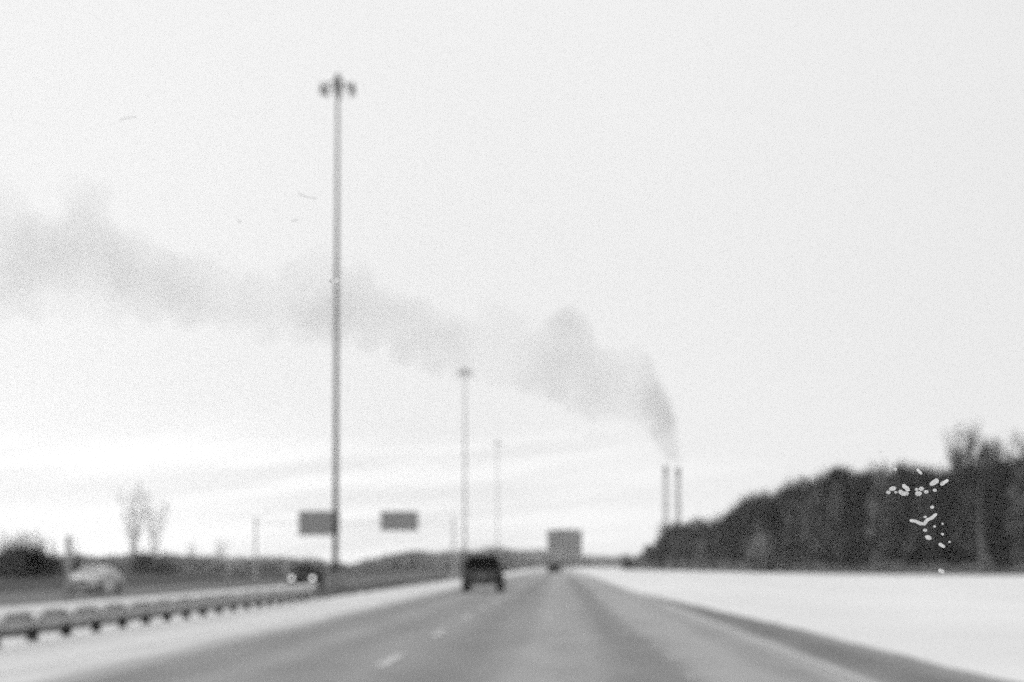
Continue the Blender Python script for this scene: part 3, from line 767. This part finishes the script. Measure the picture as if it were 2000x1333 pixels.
# left side: dark shrubs, far brush belt, bare trees
for px, Y, s, sx, lab in ((12, 185, 0.95, 1.9, 'dark shrub at the very left edge beyond the oncoming road'), (44, 188, 1.1, 1.6, 'dark shrub, second from the left edge beyond the oncoming road'),
                          (76, 190, 1.0, 1.6, 'dark shrub just left of the nearest pale post'), (116, 215, 0.7, 0.9, 'grey shrub behind the nearest pale post'), (150, 260, 0.8, 1.0, 'grey shrub above the pale sedan roof'),
                          (283, 250, 1.15, 1.5, 'grey shrub under the tallest bare tree on the left'), (318, 240, 0.75, 1.6, 'low grey shrub right of the pale sedan'), (600, 300, 0.7, 1.2, 'grey shrub behind the oncoming car')):
    bush(px, Y, bush_d if px < 100 else bush_g, s, lab, sx)
def belt(name, segs, m, lab, seed, n, wleaf, cat):
    rg = random.Random(seed); V = []; Fc = []
    for i in range(n):
        px = rg.uniform(segs[0][0], segs[-1][0]); top, Y0 = interp([(a, b) for a, b, c in segs], px), interp([(a, c) for a, b, c in segs], px)
        Y = Y0+rg.uniform(-12, 12); x = gx(px, Y)
        top += 5*noise.noise(Vector((px*0.035, 1.3, seed)))+4*noise.noise(Vector((px*0.12, 7, seed)))
        hz = gz(top, Y)+0.2
        if hz < 0.3: continue
        z = -0.2+hz*rg.random()**0.8*1.03
        l = wleaf*rg.uniform(0.5, 1.5); u = Vector((rg.gauss(0, 0.6), rg.gauss(0, 0.5), 1)).normalized(); v = u.cross(Vector((rg.gauss(0, 1), rg.gauss(0, 1), 0.1))).normalized()
        p = Vector((x, Y, z)); k = len(V); V += [p-u*l, p+v*l*0.45, p+u*l, p-v*l*0.45]; Fc.append((k, k+1, k+2, k+3))
    o = obj(name, quick_mesh(name, V, Fc, m), None); tag(o, lab, cat, kind='stuff'); return o
belt('far_brush', [(-60, 1086, 300), (200, 1091, 300), (280, 1086, 300), (500, 1092, 330), (590, 1094, 360), (650, 1101, 420), (700, 1106, 420)], mat('far_twigs', 0.44, rough=1, spec=0, nscale=0.12, namp=1.0),
     'low grey brush belt beyond the oncoming road on the left', 1, 30000, 0.42, 'brush')
belt('far_wood', [(690, 1106, 620), (740, 1094, 620), (800, 1083, 620), (860, 1083, 640), (930, 1080, 680), (980, 1076, 700), (1020, 1080, 720), (1060, 1079, 760), (1100, 1086, 800), (1150, 1090, 800), (1250, 1090, 700)],
     mat('far_wood_twigs', 0.46, rough=1, spec=0, nscale=0.06, namp=0.6), 'hazy far wood across the end of the road', 2, 26000, 1.1, 'wood')  # twig colour lightened to stand in for part of the distance haze
far_b = mat('far_bark', 0.30, rough=1, spec=0)
def vase_mesh(seed, h=20.0, w=9.0, stems=6):
    """several stems leaving the ground together and opening like a vase, each with fine ascending twigs"""
    rg = random.Random(seed); bmv = NB()
    for k in range(stems):
        a = 2*math.pi*k/stems+rg.uniform(-0.5, 0.5); rr = w/2*rg.uniform(0.1, 1.0); hh = h*rg.uniform(0.78, 1.0)*(1-0.12*rr/(w/2))
        def P(t, a=a, rr=rr, hh=hh): return Vector((math.cos(a)*rr*t**1.5, math.sin(a)*rr*t**1.5, hh*t))
        pts = [P(i/7)+Vector((rg.gauss(0, 0.12), rg.gauss(0, 0.12), 0)) for i in range(8)]
        tube(bmv, pts, [0.085*(1-i/7.6) for i in range(8)], 5)
        for j in range(10):
            t = rg.uniform(0.38, 0.97); p = P(t); b = a+rg.gauss(0, 1.3); ln = rg.uniform(1.4, 3.6)*(1.15-t*0.5)
            q = p+Vector((math.cos(b)*ln*0.45, math.sin(b)*ln*0.45, ln*0.8)); tube(bmv, [p, (p+q)/2+Vector((math.cos(b), math.sin(b), 0))*0.15, q], [0.028, 0.02, 0.01], 3)
            for l in range(4):
                f = rg.uniform(0.2, 1); p2 = p.lerp(q, f); c = b+rg.gauss(0, 1.2); l2 = rg.uniform(0.5, 1.3)
                tube(bmv, [p2, p2+Vector((math.cos(c)*l2*0.5, math.sin(c)*l2*0.5, l2*0.8))], [0.016, 0.009], 3)
    me = bpy.data.meshes.new('limbs'); bmv.to_mesh(me); bmv.free(); me.materials.append(far_b); return me
bt_m = [vase_mesh(60+i, stems=(13, 10, 11)[i]) for i in range(3)]
bt_t = [tapered_trunk(3, 0.22, far_b, 80+i) for i in range(3)]
def width_of(me):
    xs = [v.co.x for v in me.vertices]; return max(xs)-min(xs)
for j, (px, top, Y, k, wpx, lab) in enumerate(((262, 926, 380, 0, 75, 'tallest faint bare tree on the left horizon, left of its close neighbour'), (302, 945, 390, 1, 62, 'faint bare tree on the left horizon, just right of the tallest one'),
                                (22, 1020, 300, 1, 60, 'low bare tree at the left edge'), (62, 1022, 300, 2, 60, 'low bare tree, second from the left edge'), (138, 1035, 330, 2, 36, 'small bare tree behind the nearest pale post'),
                                (374, 1050, 380, 0, 28, 'small faint bare tree right of the tall bare pair'), (430, 1040, 400, 2, 42, 'small faint bare tree midway between the tall bare pair and the gantry leg'))):
    sc_ = (gz(top, Y)+0.2)/20.0
    plant('bare_tree', (('limbs', bt_m[k]), ('trunk', bt_t[k])), gx(px, Y), Y, -0.2, sc_, rng.uniform(0, 0.5), lab, 'tree', 'bare trees on the left horizon', wpx*Y/F/(width_of(bt_m[k])*sc_))
# ------------------------------------------------------------------ salt and ice specks dried on the driver's windscreen
speck_m = bpy.data.materials.new('dried_salt'); speck_m.use_nodes = True
t = speck_m.node_tree; t.nodes.clear(); o_ = t.nodes.new('ShaderNodeOutputMaterial')
df = t.nodes.new('ShaderNodeBsdfDiffuse'); df.inputs[0].default_value = (0.9, 0.9, 0.9, 1); tl = t.nodes.new('ShaderNodeBsdfTranslucent'); tl.inputs[0].default_value = (1, 1, 1, 1)
ms = t.nodes.new('ShaderNodeMixShader'); ms.inputs[0].default_value = 0.85; t.links.new(df.outputs[0], ms.inputs[1]); t.links.new(tl.outputs[0], ms.inputs[2]); t.links.new(ms.outputs[0], o_.inputs[0])
film_m = bpy.data.materials.new('thin_salt_film'); film_m.use_nodes = True
t = film_m.node_tree; t.nodes.clear(); o_ = t.nodes.new('ShaderNodeOutputMaterial')
df = t.nodes.new('ShaderNodeBsdfDiffuse'); df.inputs[0].default_value = (0.6, 0.6, 0.6, 1); tr = t.nodes.new('ShaderNodeBsdfTransparent')
ms = t.nodes.new('ShaderNodeMixShader'); ms.inputs[0].default_value = 0.10; t.links.new(tr.outputs[0], ms.inputs[1]); t.links.new(df.outputs[0], ms.inputs[2]); t.links.new(ms.outputs[0], o_.inputs[0])
def glassY(py): return 0.84 + (py-700)*0.00016       # the raked windscreen leans back towards the top
clear_m = bpy.data.materials.new('clear_ice'); clear_m.use_nodes = True
t = clear_m.node_tree; t.nodes.clear(); o_ = t.nodes.new('ShaderNodeOutputMaterial')
tl = t.nodes.new('ShaderNodeBsdfTranslucent'); tl.inputs[0].default_value = (1, 1, 1, 1); tr = t.nodes.new('ShaderNodeBsdfTransparent')
ms = t.nodes.new('ShaderNodeMixShader'); ms.inputs[0].default_value = 0.06; t.links.new(tr.outputs[0], ms.inputs[1]); t.links.new(tl.outputs[0], ms.inputs[2]); t.links.new(ms.outputs[0], o_.inputs[0])
def speck(pts, wpx, lab, m=speck_m):
    """a grain, or a run of grains, dried on the glass; pts in photo pixels"""
    P = []
    if len(pts) == 1: pts = [(pts[0][0]-wpx*0.25, pts[0][1]), (pts[0][0]+wpx*0.25, pts[0][1])]
    for (a, b), (c, d) in zip(pts, pts[1:]):
        n = 4
        for i in range(n): P.append((a+(c-a)*i/n, b+(d-b)*i/n))
    P.append(pts[-1])
    W = [at(a, b, glassY(b)) for a, b in P]
    base = sum(W, Vector())/len(W)
    bm = NB(); rg = random.Random(int(pts[0][0]*7))
    r0 = wpx/2*0.86/F
    ext = []
    for i, q in enumerate(W):
        ext.append(r0*(1.0+rg.uniform(-0.14, 0.16)))
    d0 = (W[0]-W[1]).normalized()*r0*0.7; d1 = (W[-1]-W[-2]).normalized()*r0*0.7
    pts3 = [W[0]+d0]+W+[W[-1]+d1]
    tube(bm, [q-base for q in pts3], [r0*0.45]+ext+[r0*0.45], 10)
    o = obj('salt_speck', bm, m, loc=base, smooth_=True)
    tag(o, lab, 'speck', 'dried specks on the windscreen'); return o
S = [([(1739.5, 955.5), (1747, 954)], 8, 'small round white speck at upper left of the speck cluster over the wood'), ([(1735, 962)], 7, 'leftmost tiny white speck over the wood'),
     ([(1749.5, 962)], 5, 'faint tiny speck right of the leftmost one'), ([(1765, 949), (1774, 957)], 8, 'slanting white speck third from left in the upper row'),
     ([(1758, 960), (1763, 965), (1772, 964)], 8, 'curved white speck just below the slanting one'), ([(1790.5, 956.5)], 6, 'tiny speck left above the middle clump'),
     ([(1799.6, 955)], 8, 'round speck on top of the middle clump'), ([(1791, 964.5), (1797, 964.5)], 9, 'widest speck of the middle clump'), ([(1809, 961)], 7, 'round speck right of the middle clump'),
     ([(1819, 946), (1830, 939)], 9, 'bright bar-shaped speck slanting up at the upper right'), ([(1839, 946), (1850, 939)], 7, 'rightmost bar-shaped speck slanting up'),
     ([(1825.7, 958)], 6, 'small speck under the bright bars'), ([(1748.6, 917)], 6, 'faint speck on the treetops at upper left'), ([(1792, 918), (1799, 925)], 6, 'slanting speck on the treetops above the middle clump'),
     ([(1820.6, 991)], 6, 'lone small speck between the upper row and the long squiggle'),
     ([(1779, 1017), (1788, 1018.5), (1798, 1023), (1805, 1024), (1811, 1016), (1820, 1012), (1828, 1005)], 6.5, 'long white V-shaped squiggle over the wood'),
     ([(1807, 1010)], 5, 'tiny speck touching the top of the squiggle'), ([(1825.4, 1028.7)], 4.5, 'tiny speck right below the squiggle'), ([(1841, 1023.6)], 3.5, 'faintest dot right of the squiggle'),
     ([(1806.8, 1036)], 6.5, 'small speck just under the squiggle bend'), ([(1810, 1049), (1816, 1051.5)], 8.5, 'oval speck below the squiggle'), ([(1840.7, 1043.7)], 5, 'tiny dim speck to the right of the oval one'),
     ([(1854.5, 1059)], 4, 'rightmost tiny dot low over the wood'), ([(1836, 1063.5), (1843, 1068)], 7, 'slanting speck low over the wood'), ([(1835.5, 1114.5), (1842, 1117.5)], 7.5, 'lowest white speck, at the foot of the wood'),
     ([(603, 528)], 8, 'pale speck on the sky left of the tall mast'), ([(646, 549.5), (661, 547.5)], 8.5, 'white dash across the tall mast'), ([(664, 536), (672, 534)], 5.5, 'pale speck just right of the tall mast'),
     ([(38, 1111), (37.5, 1108)], 3.2, 'tiny faint dot over the dark shrubs at far left'), ([(285, 1124), (285.5, 1120)], 2.8, 'tiny faint dot right of the pale sedan')]
for p, wpx, lab in S: speck(p, wpx, lab, clear_m if 'pale speck' in lab else film_m if 'tiny faint dot' in lab else speck_m)
for p, wpx, lab in (([(583, 377), (591, 382), (602, 386), (618, 388.5)], 6.0, 'faint curved smear left of the tall mast'), ([(570, 432), (580, 430)], 6, 'faint short smear below the curved one'),
                    ([(468, 433)], 8, 'faint round dot in the sky left of the mast'), ([(234, 235), (245, 231), (264, 229)], 5, 'faint smear high in the left sky'), ([(1719.5, 883)], 6, 'faint dark dot in the sky above the wood')):
    speck(p, wpx, lab, film_m)

# ------------------------------------------------------------------ haze
hm = bpy.data.materials.new('haze'); hm.use_nodes = True
t = hm.node_tree; t.nodes.clear(); o_ = t.nodes.new('ShaderNodeOutputMaterial'); v = t.nodes.new('ShaderNodeVolumePrincipled')
v.inputs['Color'].default_value = (0.98, 0.98, 0.98, 1); v.inputs['Density'].default_value = 0.00016; v.inputs['Anisotropy'].default_value = 0.2
t.links.new(v.outputs[0], o_.inputs['Volume'])
bm = NB(); box(bm, -2600, 2600, -60, 2600, -3.0, 420)
hz = obj('haze', bm, hm); hz['kind'] = 'stuff'
